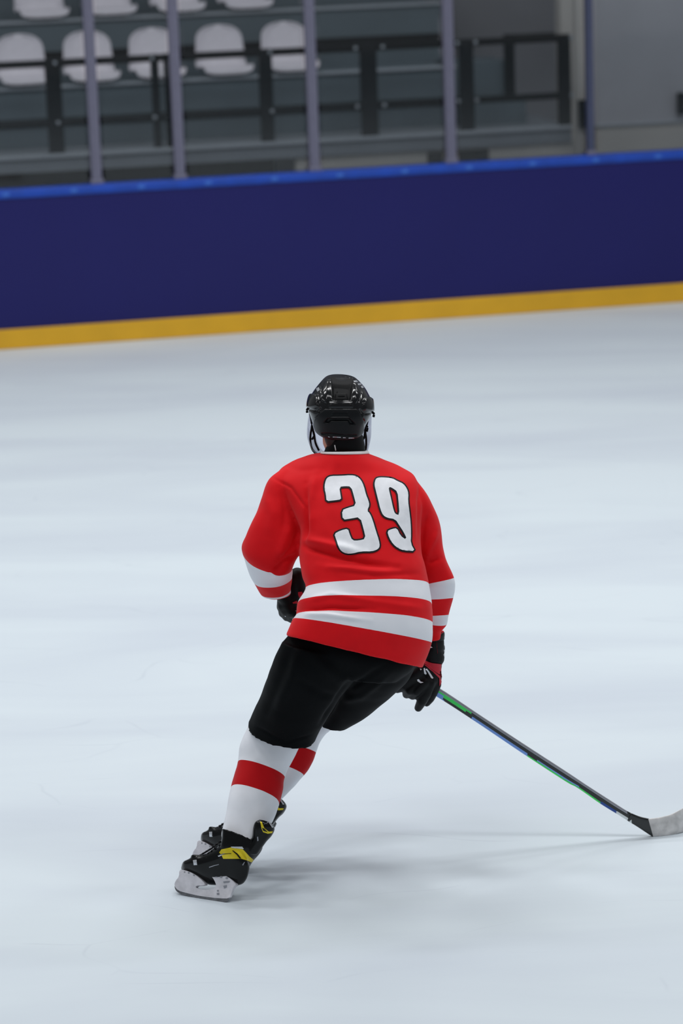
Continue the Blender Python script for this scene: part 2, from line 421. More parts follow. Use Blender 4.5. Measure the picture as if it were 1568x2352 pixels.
def bobj(name, mb, m, d, s=0.0, z=0.0, parent=None, smooth=False):
    """link a mesh laid out in the rink-board frame, standing at (s, d, z)"""
    o = mb.build(name, m, parent, smooth=smooth)
    if parent is None: o.location = tuple(bw(s, d, z)); o.rotation_euler = (0, 0, YAW)
    return o
# dasher boards: panels, blue cap rail, yellow kick plate
ZB = 1.105
rb = empty('rink_boards', bw(0, 0, 0), YAW)
tag(rb, 'long purple rink boards with blue cap rail and yellow kick plate behind the skater', 'rink boards')
b = MB(); b.box(-4.2, 4.2, 0.0, 0.10, 0.0, ZB); bobj('board_panel', b, M['board'], 0, parent=rb)
b = MB(); b.box(-4.2, 4.2, -0.012, 0.13, ZB, ZB + 0.07, 0.02)
for i in range(17): b.box(-4.0 + i * 0.5, -3.95 + i * 0.5, -0.014, -0.011, ZB + 0.022, ZB + 0.05, mi=1)
M['rail_mark'] = mat('rail_mark', lin(52, 104, 196), 0.5)
bobj('cap_rail', b, [M['rail_blue'], M['rail_mark']], 0, parent=rb)
b = MB(); b.box(-4.2, 4.2, -0.022, 0.0, 0.002, 0.148, 0.006); bobj('kick_plate', b, M['kick'], 0, parent=rb)
# posts and glass panes on the boards
post_px = [(222, 415, 'first glass post from the left edge, standing on the blue cap rail'),
           (413, 405, 'second glass post from the left, beside the narrow pane'),
           (722, 392, 'glass post above the helmet, in the middle of the rail'),
           (1035, 372, 'glass post beside the last black railing bay, fourth from the left'),
           (1355, 352, 'bluish glass post before the grey wall, rightmost of the five')]
post_s = []
for i, (x, y, lab) in enumerate(post_px):
    s, _ = sz(x, y, 0.06); post_s.append(s)
    root = empty('glass_post', bw(s, 0.06, ZB + 0.07), YAW)
    tag(root, lab, 'post', 'glass posts on the boards')
    w = 0.038 if i < 4 else 0.026
    b = MB(); b.box(-w, w, -0.035, 0.035, 0.0, 1.9, 0.006); b.box(-0.014, 0.014, -0.046, -0.034, 0.02, 1.9, 0.003)
    b.build('upright', M['post'] if i < 4 else M['post_blue'], root)
    b = MB(); b.box(-w - 0.012, w + 0.012, -0.05, 0.05, 0.0, 0.035, 0.006); b.build('base_plate', M['post'], root)
ends = [-4.1] + post_s + [4.1]
gl = ['glass pane at the left edge, before the leftmost seat', 'narrow glass pane between the first two posts, before the second seat',
      'glass pane before the right half of the seats', 'glass pane before the empty steps right of the seats',
      'glass pane before the end of the black railing', 'glass pane before the plain grey wall at the right edge']
for i in range(6):
    s0, s1 = ends[i] + 0.056, ends[i + 1] - 0.056
    b = MB(); b.box(-(s1 - s0) / 2 + 0.005, (s1 - s0) / 2 - 0.005, -0.006, 0.006, 0.0, 1.9)
    o = bobj('glass_screen', b, M['pane'], 0.06, (s0 + s1) / 2, ZB + 0.07); tag(o, gl[i], 'glass', 'glass panes on the boards')

# stands: deck in front, risers and steps behind it
D0, DA, DB, DC = 1.4, 1.95, 2.75, 3.55       # deck edge, first riser, second riser, third riser
def zat(x, y, d): return sz(x, y, d)[1]
z_deck = zat(640, 326, D0); z_deck0 = zat(770, 357, D0)
z_A = zat(640, 176, DA); z_B = zat(400, 38, DB)
s_end = sz(1312, 300, D0)[0]; s_rows = sz(1046, 150, DA)[0]
b = MB(); b.box(-7, s_end, 0, 2.6, z_deck0 - z_deck, 0); o = bobj('trim_1', b, M['deck'], D0, 0, z_deck); tag(o, kind='structure')
b = MB(); b.box(-7, s_end, -0.02, 0.03, -0.025, 0.004, 0.004); o = bobj('trim_2', b, M['step_edge'], D0, 0, z_deck); tag(o, kind='structure')
def stair(name, lab, d, s0, s1, z0, z1, depth):
    r = empty(name, bw((s0 + s1) / 2, d, z0), YAW); tag(r, lab, 'stand step', 'stepped tiers of the stand'); w = (s1 - s0) / 2
    b = MB(); b.box(-w, w, 0, depth, 0, z1 - z0); b.build('riser', M['step'], r)
    b = MB(); b.box(-w, w, -0.025, 0.05, z1 - z0 - 0.002, z1 - z0 + 0.02, 0.004); b.build('nosing', M['step_edge'], r)
    b = MB(); b.box(-w, w, -0.012, 0.0, (z1 - z0) * 0.36, (z1 - z0) * 0.50); b.build('dark_strip', M['railing'], r)  # black strip running along the riser face
    return r
stair('stand_tier', 'lower grey tier of the stand carrying the front row of seats', DA, -7, s_rows, z_deck + 0.001, z_A, 1.6)
stair('stand_tier', 'upper grey tier of the stand carrying the back row of seats', DB, -7, sz(1012, 40, DB)[0], z_A + 0.001, z_B, 1.2)
stair('stand_tier', 'topmost grey tier of the stand at the upper edge', DC, -7, sz(1012, 10, DC)[0], z_B + 0.001, z_B + 0.52, 1.2)
b = MB(); b.box(0, sz(1205, 250, 1.75)[0] - s_rows, 0, 0.5, 0, zat(1130, 232, 1.75) - z_deck)
o = bobj('side_step', b, M['step'], 1.75, s_rows + 0.01, z_deck + 0.001); tag(o, 'low grey step on the deck right of the tiers', 'step')
b = MB(); b.box(0, sz(1178, 170, 2.2)[0] - sz(1048, 170, 2.2)[0], 0, 0.6, 0, zat(1130, 145, 2.2) - z_deck)
o = bobj('side_block', b, M['step'], 2.36, sz(1048, 170, 2.2)[0] + 0.02, z_deck + 0.001); tag(o, 'dark grey block at the end of the lower tier', 'block')
# under the deck: dark void on the left, beige wall with dark openings on the right
sv = sz(680, 380, 1.425)[0]
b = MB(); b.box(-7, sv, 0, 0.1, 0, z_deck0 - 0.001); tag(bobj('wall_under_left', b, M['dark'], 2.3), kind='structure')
b = MB(); b.box(sv, s_end + 0.02, 0, 0.1, 0, z_deck0 - 0.001); tag(bobj('wall_under_right', b, M['beige'], 1.425), kind='structure')
for x0, x1, lab in ((982, 1018, 'narrow dark hatch in the beige wall under the deck'), (1052, 1122, 'wider dark hatch right of a glass post under the deck')):
    a, c = sz(x0, 360, 1.41)[0], sz(x1, 360, 1.41)[0]
    b = MB(); b.box(-(c - a) / 2, (c - a) / 2, 0, 0.019, 0, 0.5, 0.004); o = bobj('hatch', b, M['dark'], 1.405, (a + c) / 2, z_deck0 - 0.52)
    tag(o, lab, 'hatch', 'hatches under the deck')
# walls behind and right
b = MB(); b.box(-8, 8, 0, 0.2, 0, 6.0); tag(bobj('wall_back', b, M['concrete'], 5.0), kind='structure')
sr = sz(1366, 200, 1.6)[0]
b = MB(); b.box(s_end + 0.03, sr + 0.02, 0, 0.15, 0, 4.5); tag(bobj('wall_corner', b, M['beige'], 1.75), kind='structure')
zl = zat(1470, 282, 1.6)
b = MB(); b.box(sr, 6.5, 0, 0.2, zl, 4.5); tag(bobj('wall_right', b, M['concrete'], 1.65), kind='structure')
b = MB(); b.box(sr, 6.5, -0.05, 0.2, 0, zl - 0.012, 0.004); tag(bobj('wall_right_lower', b, M['beige'], 1.65), kind='structure')
b = MB(); b.box(sr, 6.5, -0.07, 0.2, -0.012, 0.0); tag(bobj('trim_3', b, M['step_edge'], 1.65, 0, zl), kind='structure')
s_c, _ = sz(1331, 200, 1.2)
b = MB(); b.box(-0.036, 0.036, -0.04, 0.04, 0, 3.6, 0.008); o = bobj('support_column', b, M['beige'], 1.2, s_c, 0); tag(o, 'slim pale column between the railing end and the bluish glass post', 'column')
sb, zb = sz(1338, 262, 1.1)
b = MB(); b.box(-0.03, 0.03, -0.02, 0.055, -0.11, 0.11, 0.006); o = bobj('wall_bracket', b, M['railing'], 1.1, sb, zb); tag(o, 'dark bracket fixed low on the slim pale column', 'bracket')
b = MB(); s5, z5 = sz(1566, 238, 1.58); b.box(-0.03, 0.03, 0, 0.06, -0.09, 0.09, 0.006); o = bobj('wall_box', b, M['railing'], 1.57, s5, z5); tag(o, 'small dark box on the grey wall at the right edge', 'wall box')
s6a, s6b = sz(1294, 40, 3.0)[0], sz(1318, 40, 3.0)[0]
b = MB(); b.box(s6a, s6b, 0, 0.12, 0, 4.8); o = bobj('steel_column', b, M['railing'], 3.0); tag(o, 'dark steel column rising behind the railing end', 'column')

# railing: each bay's posts and the two long rails
rl = empty('railing', bw(0, D0 + 0.06, z_deck), YAW)
tag(rl, 'black steel railing with two long rails along the deck edge before the seats', 'railing')
zt = np.mean([zat(x, y, D0 + 0.06) for x, y in ((100, 146), (600, 126), (1250, 84))]) - z_deck
zm = np.mean([zat(x, y, D0 + 0.06) for x, y in ((60, 288), (560, 262), (1200, 218))]) - z_deck
def bar(mb, x, y0, w, d0=-0.03, d1=0.03):
    s, _ = sz(x, y0, D0 + 0.06); mb.box(s - w, s + w, d0, d1, 0, zt + 0.03, 0.004)
for x, w in ((125, 0.06), (612, 0.052), (848, 0.066), (1072, 0.056), (1296, 0.05)):
    p = MB(); bar(p, x, 240, w); p.build('railing_post', M['railing'], rl)
for x in (359, 388):
    p = MB(); bar(p, x, 240, 0.030); p.build('railing_post', M['railing'], rl)
xe = sz(1300, 150, D0 + 0.06)[0]
p = MB(); p.tube([(-6.5, 0, zt), (xe, 0, zt)], 0.030); p.build('top_rail', M['railing'], rl, smooth=True)
p = MB(); p.tube([(-6.5, 0, zm), (xe, 0, zm)], 0.029); p.build('lower_rail', M['railing'], rl, smooth=True)
for x in (130, 352, 622, 818, 880, 1050, 1092, 1310):
    s, _ = sz(x, 240, D0 + 0.06)
    for z in (zt, zm):
        p = MB(); p.tube([(s - 0.012, -0.035, z), (s + 0.012, -0.035, z)], 0.016); p.build('clamp', M['step_edge'], rl, smooth=True)
# return railing behind
s7, z7 = sz(1178, 200, 2.2)
r2 = empty('return_railing', bw(s7, 2.3, z_deck), YAW); tag(r2, 'short black return railing behind the last bay, right of the tiers', 'railing')
zt2 = zat(1178, 78, 2.3) - z_deck
p = MB(); p.box(-0.04, 0.04, -0.03, 0.03, 0.0, zt2, 0.004); p.build('railing_post', M['railing'], r2)
se = sz(1300, 90, 2.3)[0] - s7
p = MB(); p.tube([(0, 0, zt2 - 0.03), (se, 0, zt2 - 0.03)], 0.03); p.build('top_rail', M['railing'], r2, smooth=True)

# seats
def make_seat():
    root = empty('stadium_seat', (0, 0, 0), YAW)
    prof = catmull([(-0.40, 0.02), (-0.385, 0.055), (-0.30, 0.06), (-0.16, 0.042), (-0.05, 0.05), (-0.005, 0.10), (0.02, 0.20), (0.04, 0.30), (0.058, 0.395)], 6)
    wid = np.interp(np.linspace(0, 8, len(prof)), range(9), [0.19, 0.205, 0.215, 0.215, 0.21, 0.205, 0.20, 0.192, 0.18])
    V = []; Fs = []; NU = 25; n = len(prof)
    top0 = 0.27
    for i in range(n):
        for j in range(NU):
            u = -1 + 2 * j / (NU - 1); d, z = prof[i]; w = wid[i]
            if z > top0: w *= max(0.0, 1 - ((z - top0) / (0.397 - top0)) ** 2.6) ** 0.42
            rim = abs(u) ** 4
            V.append((u * w, d - 0.025 * rim * (1 if z > 0.1 else 0.2), z + (0.022 * rim if z < 0.1 else 0)))
    for i in range(n - 1):
        for j in range(NU - 1): Fs.append((i * NU + j, i * NU + j + 1, (i + 1) * NU + j + 1, (i + 1) * NU + j))
    o = mesh_obj('seat_shell', V, Fs, M['seat'], root)
    sm = o.modifiers.new('thickness', 'SOLIDIFY'); sm.thickness = 0.012; sm.offset = 1
    b = MB(); b.box(-0.12, 0.12, -0.30, -0.06, 0.0, 0.035, 0.006); b.build('seat_bracket', M['railing'], root)
    return root
seat0 = make_seat(); first = True
rowA = [(-112, 'pale plastic seat past the left edge'), (46, 'pale front row seat at the left edge, left of the first railing post'), (202, 'pale front row seat crossed by the first glass post from the left'),
        (352, 'pale front row seat behind the double railing post'), (505, 'pale front row seat between the double and the single railing post'), (655, 'last pale front row seat beside the empty steps')]
rowB = [(-70, ''), (88, 'back row seat at the upper left corner, cut by the top edge'), (242, 'back row seat behind the first glass post, cut by the top edge'), (398, 'back row seat behind the second glass post, cut by the top edge'), (552, 'last back row seat beside the empty upper step, cut by the top edge')]
for row, d, z, y, g in ((rowA[1:], DA + 0.36, z_A, 140, 'front row of pale seats'), (rowB[1:], DB + 0.36, z_B, 0, 'back row of pale seats')):
    for x, lab in row:
        o = seat0 if first else copy_tree(seat0); first = False
        s, _ = sz(x, y, d); o.location = tuple(bw(s, d, z + 0.02)); o.rotation_euler = (0, 0, YAW)
        tag(o, lab, 'seat', g)

# ================================================================== the skater
BASE = np.array([ground(520, 2070)[0], Y0, 0.0])
man = empty('person', BASE)
tag(man, 'ice hockey player seen from behind in red jersey, black shorts and black helmet, mid stride', 'person')
def part(name, V, Fs, m, parent=None, smooth=True, mi=None): return mesh_obj(name, V, Fs, m, man if parent is None else parent, BASE, smooth, mi)

# ---- jersey
torso = [ring((738, 1041), (792, 1043), (845, 1041), .39, .088, 0.0, 2.2, .01),
         ring((708, 1048), (803, 1060), (878, 1055), .385, .105, 0.04, 2.2, .02),
         ring((664, 1068), (815, 1085), (922, 1074), .37, .115, 0.1, 2.2, .035),
         ring((640, 1098), (823, 1115), (950, 1094), .34, .135, 0.2, 2.3, .045),
         ring((660, 1150), (828, 1160), (968, 1148), .30, .15, 0.3, 2.4, .045),
         ring((688, 1215), (830, 1215), (967, 1205), .25, .155, 0.45, 2.4, .045),
         ring((686, 1275), (832, 1268), (966, 1262), .20, .15, 0.62, 2.4, .04),
         ring((694, 1322), (836, 1304), (977, 1305), .16, .145, 0.82, 2.4, .04),
         ring((703, 1353), (840, 1332), (985, 1342), .14, .145, 1.0, 2.5, .04),
         ring((683, 1387), (838, 1368), (992, 1390), .12, .155, 2.0, 2.6, .04),
         ring((679, 1415), (842, 1406), (993, 1434), .105, .165, 3.0, 2.6, .04),
         ring((673, 1420), (840, 1444), (990, 1477), .095, .175, 4.0, 2.6, .04),
         ring((657, 1459), (812, 1498), (970, 1534), .09, .18, 5.0, 2.6, .04)]
lsleeve = [ring((655, 1072), (692, 1112), (735, 1150), .34, .075, 0.0, 2.2),
           ring((618, 1100), (660, 1140), (712, 1185), .325, .088, 0.2, 2.2),
           ring((594, 1163), (648, 1192), (708, 1225), .29, .092, 0.45, 2.2),
           ring((568, 1221), (630, 1248), (698, 1260), .26, .09, 0.72, 2.2),
           ring((556, 1252), (618, 1288), (684, 1276), .255, .09, 0.88, 2.2),
           ring((557, 1270), (620, 1317), (672, 1298), .27, .09, 1.0, 2.2),
           ring((567, 1303), (620, 1334), (672, 1312), .31, .085, 1.5, 2.2),
           ring((581, 1331), (622, 1349), (670, 1326), .35, .08, 2.0, 2.2),
           ring((599, 1362), (632, 1373), (668, 1354), .395, .07, 3.0, 2.2),
           ring((611, 1368), (639, 1376), (669, 1360), .42, .06, 4.0, 2.2),
           ring((622, 1372), (645, 1377), (668, 1364), .44, .05, 5.0, 2.2)]
rsleeve = [ring((895, 1165), (935, 1135), (944, 1090), .37, .075, 0.0, 2.2),
           ring((915, 1195), (960, 1168), (984, 1143), .37, .082, 0.2, 2.2),
           ring((930, 1245), (975, 1222), (1010, 1208), .36, .08, 0.45, 2.2),
           ring((945, 1290), (987, 1272), (1020, 1275), .35, .078, 0.72, 2.2),
           ring((960, 1345), (1012, 1336), (1041, 1327), .345, .075, 1.0, 2.2),
           ring((964, 1363), (1014, 1358), (1043, 1350), .35, .072, 1.5, 2.2),
           ring((968, 1376), (1014, 1376), (1038, 1372), .355, .07, 2.0, 2.2),
           ring((974, 1416), (1010, 1414), (1028, 1412), .375, .06, 3.0, 2.2),
           ring((980, 1430), (1010, 1438), (1025, 1430), .38, .055, 4.0, 2.2),
           ring((985, 1452), (1002, 1456), (1014, 1447), .39, .04, 4.6, 2.2),
           ring((982, 1470), (1000, 1474), (1012, 1464), .40, .038, 5.0, 2.2)]
JV, JF, JK = fuse([loft(torso, 8, 72, hollow=0.09, vlin=False), loft(lsleeve, 6, 40, vlin=False), loft(rsleeve, 6, 40, vlin=False)], 0.0052, 6)
JV = crease(JV, JF, [
    ([(684, 1250), (740, 1268), (820, 1290), (915, 1303)], 7, -0.012), ([(690, 1238), (750, 1250), (840, 1272)], 9, 0.008),
    ([(730, 1300), (820, 1312), (930, 1322)], 9, 0.006), ([(760, 1310), (860, 1322), (960, 1318)], 6, -0.005),
    ([(702, 1110), (706, 1180), (700, 1250)], 6, -0.009), ([(725, 1085), (712, 1150), (716, 1230)], 9, 0.006),
    ([(626, 1097), (668, 1120), (700, 1165), (704, 1240)], 3.0, -0.004),
    ([(668, 1200), (650, 1250), (640, 1285)], 10, 0.006), ([(690, 1205), (668, 1262), (630, 1300)], 6, -0.006),
    ([(682, 1272), (650, 1292), (622, 1316)], 5, -0.009), ([(660, 1312), (620, 1326)], 6, 0.004),
    ([(605, 1130), (625, 1180), (615, 1240)], 12, 0.004), ([(640, 1120), (655, 1170), (648, 1230)], 8, -0.003),
    ([(963, 1110), (962, 1180), (960, 1250)], 4, -0.007), ([(985, 1180), (972, 1215), (966, 1262)], 6, -0.005),
    ([(1005, 1215), (985, 1262), (975, 1300)], 7, 0.006), ([(968, 1275), (990, 1290), (1012, 1282)], 6, -0.006),
    ([(690, 1402), (760, 1396), (860, 1400)], 5, -0.007), ([(688, 1410), (750, 1412), (850, 1425)], 6, 0.006),
    ([(700, 1380), (760, 1366), (850, 1378)], 7, 0.004), ([(800, 1375), (900, 1388), (985, 1400)], 8, 0.003),
    ([(780, 1040), (760, 1090), (720, 1110)], 10, 0.003), ([(650, 1065), (690, 1080), (740, 1078)], 8, -0.003)], 0.0028, 11)
jersey = part('jersey', JV, JF, M['jersey']); set_knit(jersey, JK)
JB = bvh_of(JV, JF)
c4 = lambda pts: [(530 + x / 2.9037, 1020 + y / 2.9037) for x, y in pts]
three = [(622, 260), (635, 225), (665, 210), (730, 210), (800, 205), (840, 212), (870, 238), (890, 280), (905, 340), (920, 375), (928, 410), (912, 445), (930, 462), (950, 510), (970, 580), (990, 640), (997, 685), (980, 708), (940, 722), (865, 722), (810, 734), (770, 734), (735, 718), (712, 685), (698, 640), (684, 597), (730, 573), (783, 560), (795, 600), (812, 640), (850, 640), (893, 630), (880, 570), (858, 493), (800, 503), (742, 512), (735, 440), (780, 422), (830, 408), (815, 350), (798, 290), (760, 288), (727, 292), (735, 340), (740, 375), (690, 382), (634, 388), (630, 340), (620, 300)]
nine = [(955, 250), (965, 228), (990, 220), (1040, 222), (1080, 228), (1110, 245), (1150, 262), (1175, 295), (1186, 330), (1183, 380), (1192, 450), (1200, 520), (1203, 600), (1200, 662), (1232, 720), (1150, 716), (1110, 700), (1075, 670), (1050, 630), (1035, 580), (1072, 562), (1108, 557), (1132, 610), (1166, 634), (1146, 592), (1118, 548), (1092, 506), (1040, 498), (1010, 480), (992, 440), (975, 370), (960, 310), (952, 275)]
hole9 = [(1055, 292), (1075, 300), (1105, 322), (1112, 390), (1117, 470), (1095, 462), (1085, 430), (1072, 370), (1060, 320)]
for poly, hl, lab in ((three, [], 'white digit 3 with black edging'), (nine, [hole9], 'white digit 9 with black edging')):
    po = chaikin(c4(poly)); ho = [chaikin(c4(h)) for h in hl]
    mb = MB()
    v, f = patch(offset_poly(po, 2.1), [offset_poly(h, -2.1) for h in ho], JB, 0.0022); mb.add(v, f, 0)
    v, f = patch(offset_poly(po, -1.6), [offset_poly(h, 1.6) for h in ho], JB, 0.0036); mb.add(v, f, 1)
    o = mb.build('number_digit', [M['number_black'], M['number_white']], jersey, BASE, True); o['label'] = lab
# collar trim
V, Fs, K = loft([ring((737, 1042), (792, 1044), (846, 1042), .39, .090, 0, 2.2, .01), ring((739, 1038), (792, 1038), (844, 1036), .39, .086, 0, 2.2, .01)], 3, 40, cap=False)
o = part('collar_trim', V, Fs, M['white_trim'], jersey); sm = o.modifiers.new('t', 'SOLIDIFY'); sm.thickness = 0.006; sm.offset = 0

# ---- black shorts
pelvis = [ring((700, 1405), (820, 1430), (945, 1450), .10, .11), ring((676, 1445), (812, 1480), (948, 1500), .085, .13),
          ring((652, 1475), (800, 1520), (950, 1532), .085, .145), ring((655, 1520), (790, 1562), (915, 1560), .11, .13)]
lleg = [ring((650, 1470), (735, 1500), (850, 1510), .07, .13), ring((632, 1508), (715, 1545), (825, 1550), .08, .14),
        ring((612, 1560), (698, 1600), (790, 1590), .11, .135), ring((591, 1618), (676, 1658), (755, 1640), .15, .12),
        ring((575, 1658), (660, 1698), (732, 1672), .18, .11), ring((567, 1673), (652, 1719), (722, 1695), .19, .11)]
rleg = [ring((800, 1490), (880, 1535), (955, 1522), .13, .12), ring((775, 1530), (862, 1578), (935, 1552), .20, .13),
        ring((755, 1580), (838, 1618), (892, 1586), .28, .12), ring((735, 1625), (800, 1655), (838, 1634), .35, .11),
        ring((722, 1650), (764, 1679), (795, 1662), .40, .10)]
QV, QF, _ = fuse([loft(pelvis, 6, 48), loft(lleg, 6, 40, hollow=0.06), loft(rleg, 6, 40, hollow=0.06)], 0.006, 8)
QV = crease(QV, QF, [([(800, 1560), (765, 1620), (735, 1665)], 5, -0.012), ([(690, 1480), (670, 1560), (630, 1640)], 12, 0.008), ([(668, 1490), (640, 1570), (605, 1650)], 10, -0.005),
    ([(690, 1565), (740, 1595), (780, 1600)], 9, -0.005), ([(700, 1490), (780, 1560), (830, 1550)], 12, 0.005), ([(880, 1530), (840, 1560), (800, 1580)], 7, -0.006),
    ([(900, 1545), (830, 1600), (780, 1610)], 8, 0.005), ([(575, 1662), (655, 1706), (718, 1686)], 3, -0.003)], 0.003, 9)
part('shorts', QV, QF, M['black_cloth'])

# ---- socks
def sock(name, rings):
    V, Fs, K = loft(rings, 5, 44); V = crease(V, Fs, [([(rings[0][0], 0), (1, 1)], 1, 0)] and [], 0.003, 16)
    o = part(name, V, Fs, M['sock']); set_knit(o, K); return o
sock('sock', [ring((580, 1650), (648, 1680), (705, 1680), .21, .07, 0), ring((553, 1708), (622, 1722), (677, 1735), .20, .07, .5),
              ring((546, 1749), (606, 1757), (652, 1787), .18, .068, 1.0), ring((538, 1780), (598, 1784), (649, 1815), .155, .066, 1.5),
              ring((530, 1809), (588, 1811), (641, 1847), .13, .064, 2.0), ring((521, 1850), (577, 1850), (630, 1878), .09, .058, 2.5),
              ring((511, 1908), (560, 1912), (612, 1910), .04, .05, 3.0), ring((510, 1925), (556, 1930), (602, 1935), .02, .045, 3.2)])
sock('sock', [ring((712, 1612), (752, 1630), (785, 1622), .41, .06, -.5), ring((692, 1645), (737, 1668), (768, 1660), .44, .06, 0), ring((668, 1688), (706, 1694), (738, 1697), .44, .06, .5),
              ring((650, 1707), (690, 1714), (726, 1730), .43, .058, 1.0), ring((635, 1732), (675, 1738), (714, 1756), .42, .056, 1.5),
              ring((618, 1752), (660, 1760), (697, 1782), .405, .054, 2.0), ring((598, 1785), (637, 1792), (670, 1812), .375, .05, 2.5),
              ring((565, 1835), (600, 1846), (634, 1850), .33, .045, 3.0), ring((552, 1862), (588, 1870), (620, 1872), .30, .044, 3.2), ring((545, 1890), (578, 1896), (606, 1896), .275, .038, 3.4)])

# ---- body (one continuous surface under the clothes, with head and face)
HC = P(782, 968, .43); HYAW = math.radians(10)
def head_mesh():
    V = []; Fs = []; nr, ns = 44, 56
    for i in range(nr + 1):
        ph = math.pi * i / nr; z = 0.115 * math.cos(ph)
        for j in range(ns):
            th = 2 * math.pi * j / ns; x = math.sin(ph) * math.cos(th); y = math.sin(ph) * math.sin(th)
            jaw = np.interp(z, [-0.115, -0.06, 0.0, 0.115], [0.80, 0.90, 1.0, 1.0])
            X = x * 0.077 * jaw; Y = y * (0.090 if y < 0 else 0.094) * (1 if y > 0 else np.interp(z, [-.115, -.05, 0, .115], [.6, .8, 1, 1])); Z = z
            f = max(0.0, y)
            g = lambda cx, cz, sx, sz_: math.exp(-((X - cx) / sx) ** 2 - ((Z - cz) / sz_) ** 2) * (1 if y > 0 else 0)
            Y += 0.022 * g(0, -0.018, 0.011, 0.022) + 0.008 * g(0, 0.012, 0.010, 0.025) - 0.010 * (g(-.031, .012, .014, .011) + g(.031, .012, .014, .011)) + 0.006 * g(0, .034, .05, .012)
            Y += 0.006 * (g(0, -0.052, .022, .006) + g(0, -0.063, .018, .006)) - 0.004 * g(0, -0.0575, .022, .002) + 0.010 * g(0, -0.092, .022, .016)
            V.append((X, Y, Z))
    for i in range(nr):
        for j in range(ns): Fs.append((i * ns + j, (i + 1) * ns + j, (i + 1) * ns + (j + 1) % ns, i * ns + (j + 1) % ns))
    return np.array(V), Fs
def head_to_world(V):
    c, s = math.cos(HYAW), math.sin(HYAW); R = np.array([[c, -s, 0], [s, c, 0], [0, 0, 1]])
    return np.asarray(V) @ R.T + HC
hv, hf = head_mesh()
ears = []
for sx in (-1, 1):
    e = [capsule(*[a for a in (head_to_world([(sx * .069, -.005, .02)])[0], .011, head_to_world([(sx * .070, -.002, -.022)])[0], .008)])]; ears += e
body_bits = [(head_to_world(hv), hf)] + ears
body_bits += chain([(P(778, 1010, .42), .058), (P(788, 1055, .42), .045)])
body_bits += chain([(P(802, 1100, .37), .07), (P(825, 1200, .27), .11), (P(835, 1330, .16), .105), (P(815, 1480, .10), .11)])
body_bits += chain([(P(710, 1115, .345), .05), (P(875, 1112, .365), .048)])
body_bits += chain([(P(672, 1135, .33), .055), (P(615, 1268, .27), .042), (P(645, 1336, .39), .018), (P(678, 1384, .465), .014)])
body_bits += chain([(P(930, 1135, .36), .042), (P(1003, 1320, .345), .032), (P(1000, 1460, .395), .015), (P(985, 1540, .43), .02)])
body_bits += chain([(P(740, 1500, .10), .09), (P(645, 1690, .22), .05), (P(588, 1825, .14), .036), (P(548, 1962, -.005), .027), (P(465, 2000, .03), .018)])
body_bits += chain([(P(890, 1520, .16), .08), (P(765, 1640, .37), .042), (P(728, 1655, .44), .034), (P(658, 1766, .43), .03), (P(592, 1880, .29), .022), (P(562, 1905, .275), .014)])
BV, BF, _ = fuse(body_bits, 0.0055, 3)
part('body', BV, BF, M['skin'])
for sx in (-1, 1):
    c = head_to_world([(sx * .031, .083, .012)])[0]; v, f = capsule(c, .0105, c + np.array([0, .001, 0]), .0105); part('eye', v, f, M['eye'])
# hair on the nape
V, Fs, K = loft([ring((752, 985), (775, 990), (800, 985), .355, .03), ring((745, 1005), (768, 1014), (792, 1008), .36, .032), ring((750, 1022), (766, 1030), (780, 1022), .37, .03)], 5, 24)
part('hair', V, Fs, M['hair'])
# neck guard
V, Fs, K = loft([ring((746, 1034), (790, 1004), (834, 1004), .40, .082, 0, 2.2), ring((742, 1045), (790, 1030), (838, 1026), .395, .076, 0, 2.2), ring((742, 1056), (790, 1052), (840, 1048), .39, .07, 0, 2.2)], 5, 44, cap=False)
ng = part('neck_guard', V, Fs, M['black']); sm = ng.modifiers.new('t', 'SOLIDIFY'); sm.thickness = 0.006
c3 = lambda pts: [(660 + x / 6.533, 840 + y / 6.533) for x, y in pts]
nb = bvh_of(V, Fs); v, f = patch(c3([(703, 1190), (718, 1190), (733, 1270), (718, 1275)]), [], nb, 0.002, 2)
part('tag', v, f, M['white_trim'], ng)

# ---- helmet
helm = [ring((770, 867), (785, 870), (800, 868), .46, .03), ring((752, 868), (785, 879), (815, 871), .46, .075), ring((742, 875), (785, 892), (824, 878), .455, .10),
        ring((728, 890), (784, 908), (838, 893), .45, .12), ring((717, 905), (783, 925), (847, 908), .445, .13), ring((710, 920), (782, 941), (853, 922), .44, .134),
        ring((708, 937), (782, 957), (855, 939), .435, .134), ring((712, 953), (782, 973), (850, 955), .43, .128),
        ring((717, 970), (782, 990), (840, 972), .425, .12), ring((722, 986), (782, 1006), (834, 989), .42, .112), ring((727, 992), (782, 1011), (828, 996), .42, .105)]
HV, HF, HK = loft(helm, 14, 220, cap=False)
HN = vnormals(HV, HF); C0 = HV.mean(0)
if ((HN * (HV - C0)).sum(1)).mean() < 0: HN = -HN
Q = projs(HV); cx = (Q[:, 0] - 660) * 6.533; cy = (Q[:, 1] - 840) * 6.533
near = HV[:, 1] < (Y0 + .47)
def soft_poly(poly, w):
    d = np.full(len(cx), 1e9); QQ = np.stack([cx, cy], 1)
    for i in range(len(poly)):
        dd, _ = seg_dist(QQ, poly[i - 1], poly[i]); d = np.minimum(d, dd)
    ins = np.array([inside(poly, a, b_) for a, b_ in QQ]); sd = np.where(ins, d, -d)
    return np.clip(sd / w, 0, 1) ** 2 * (3 - 2 * np.clip(sd / w, 0, 1)) * near
def groove(pts, w):
    d = np.full(len(cx), 1e9); QQ = np.stack([cx, cy], 1)
    for i in range(len(pts) - 1):
        dd, _ = seg_dist(QQ, pts[i], pts[i + 1]); d = np.minimum(d, dd)
    return np.exp(-(d / w) ** 2) * near
RECESS = [(645, 150), (655, 300), (668, 520), (955, 520), (985, 320), (990, 150)]
Dd = -0.018 * soft_poly(RECESS, 22)
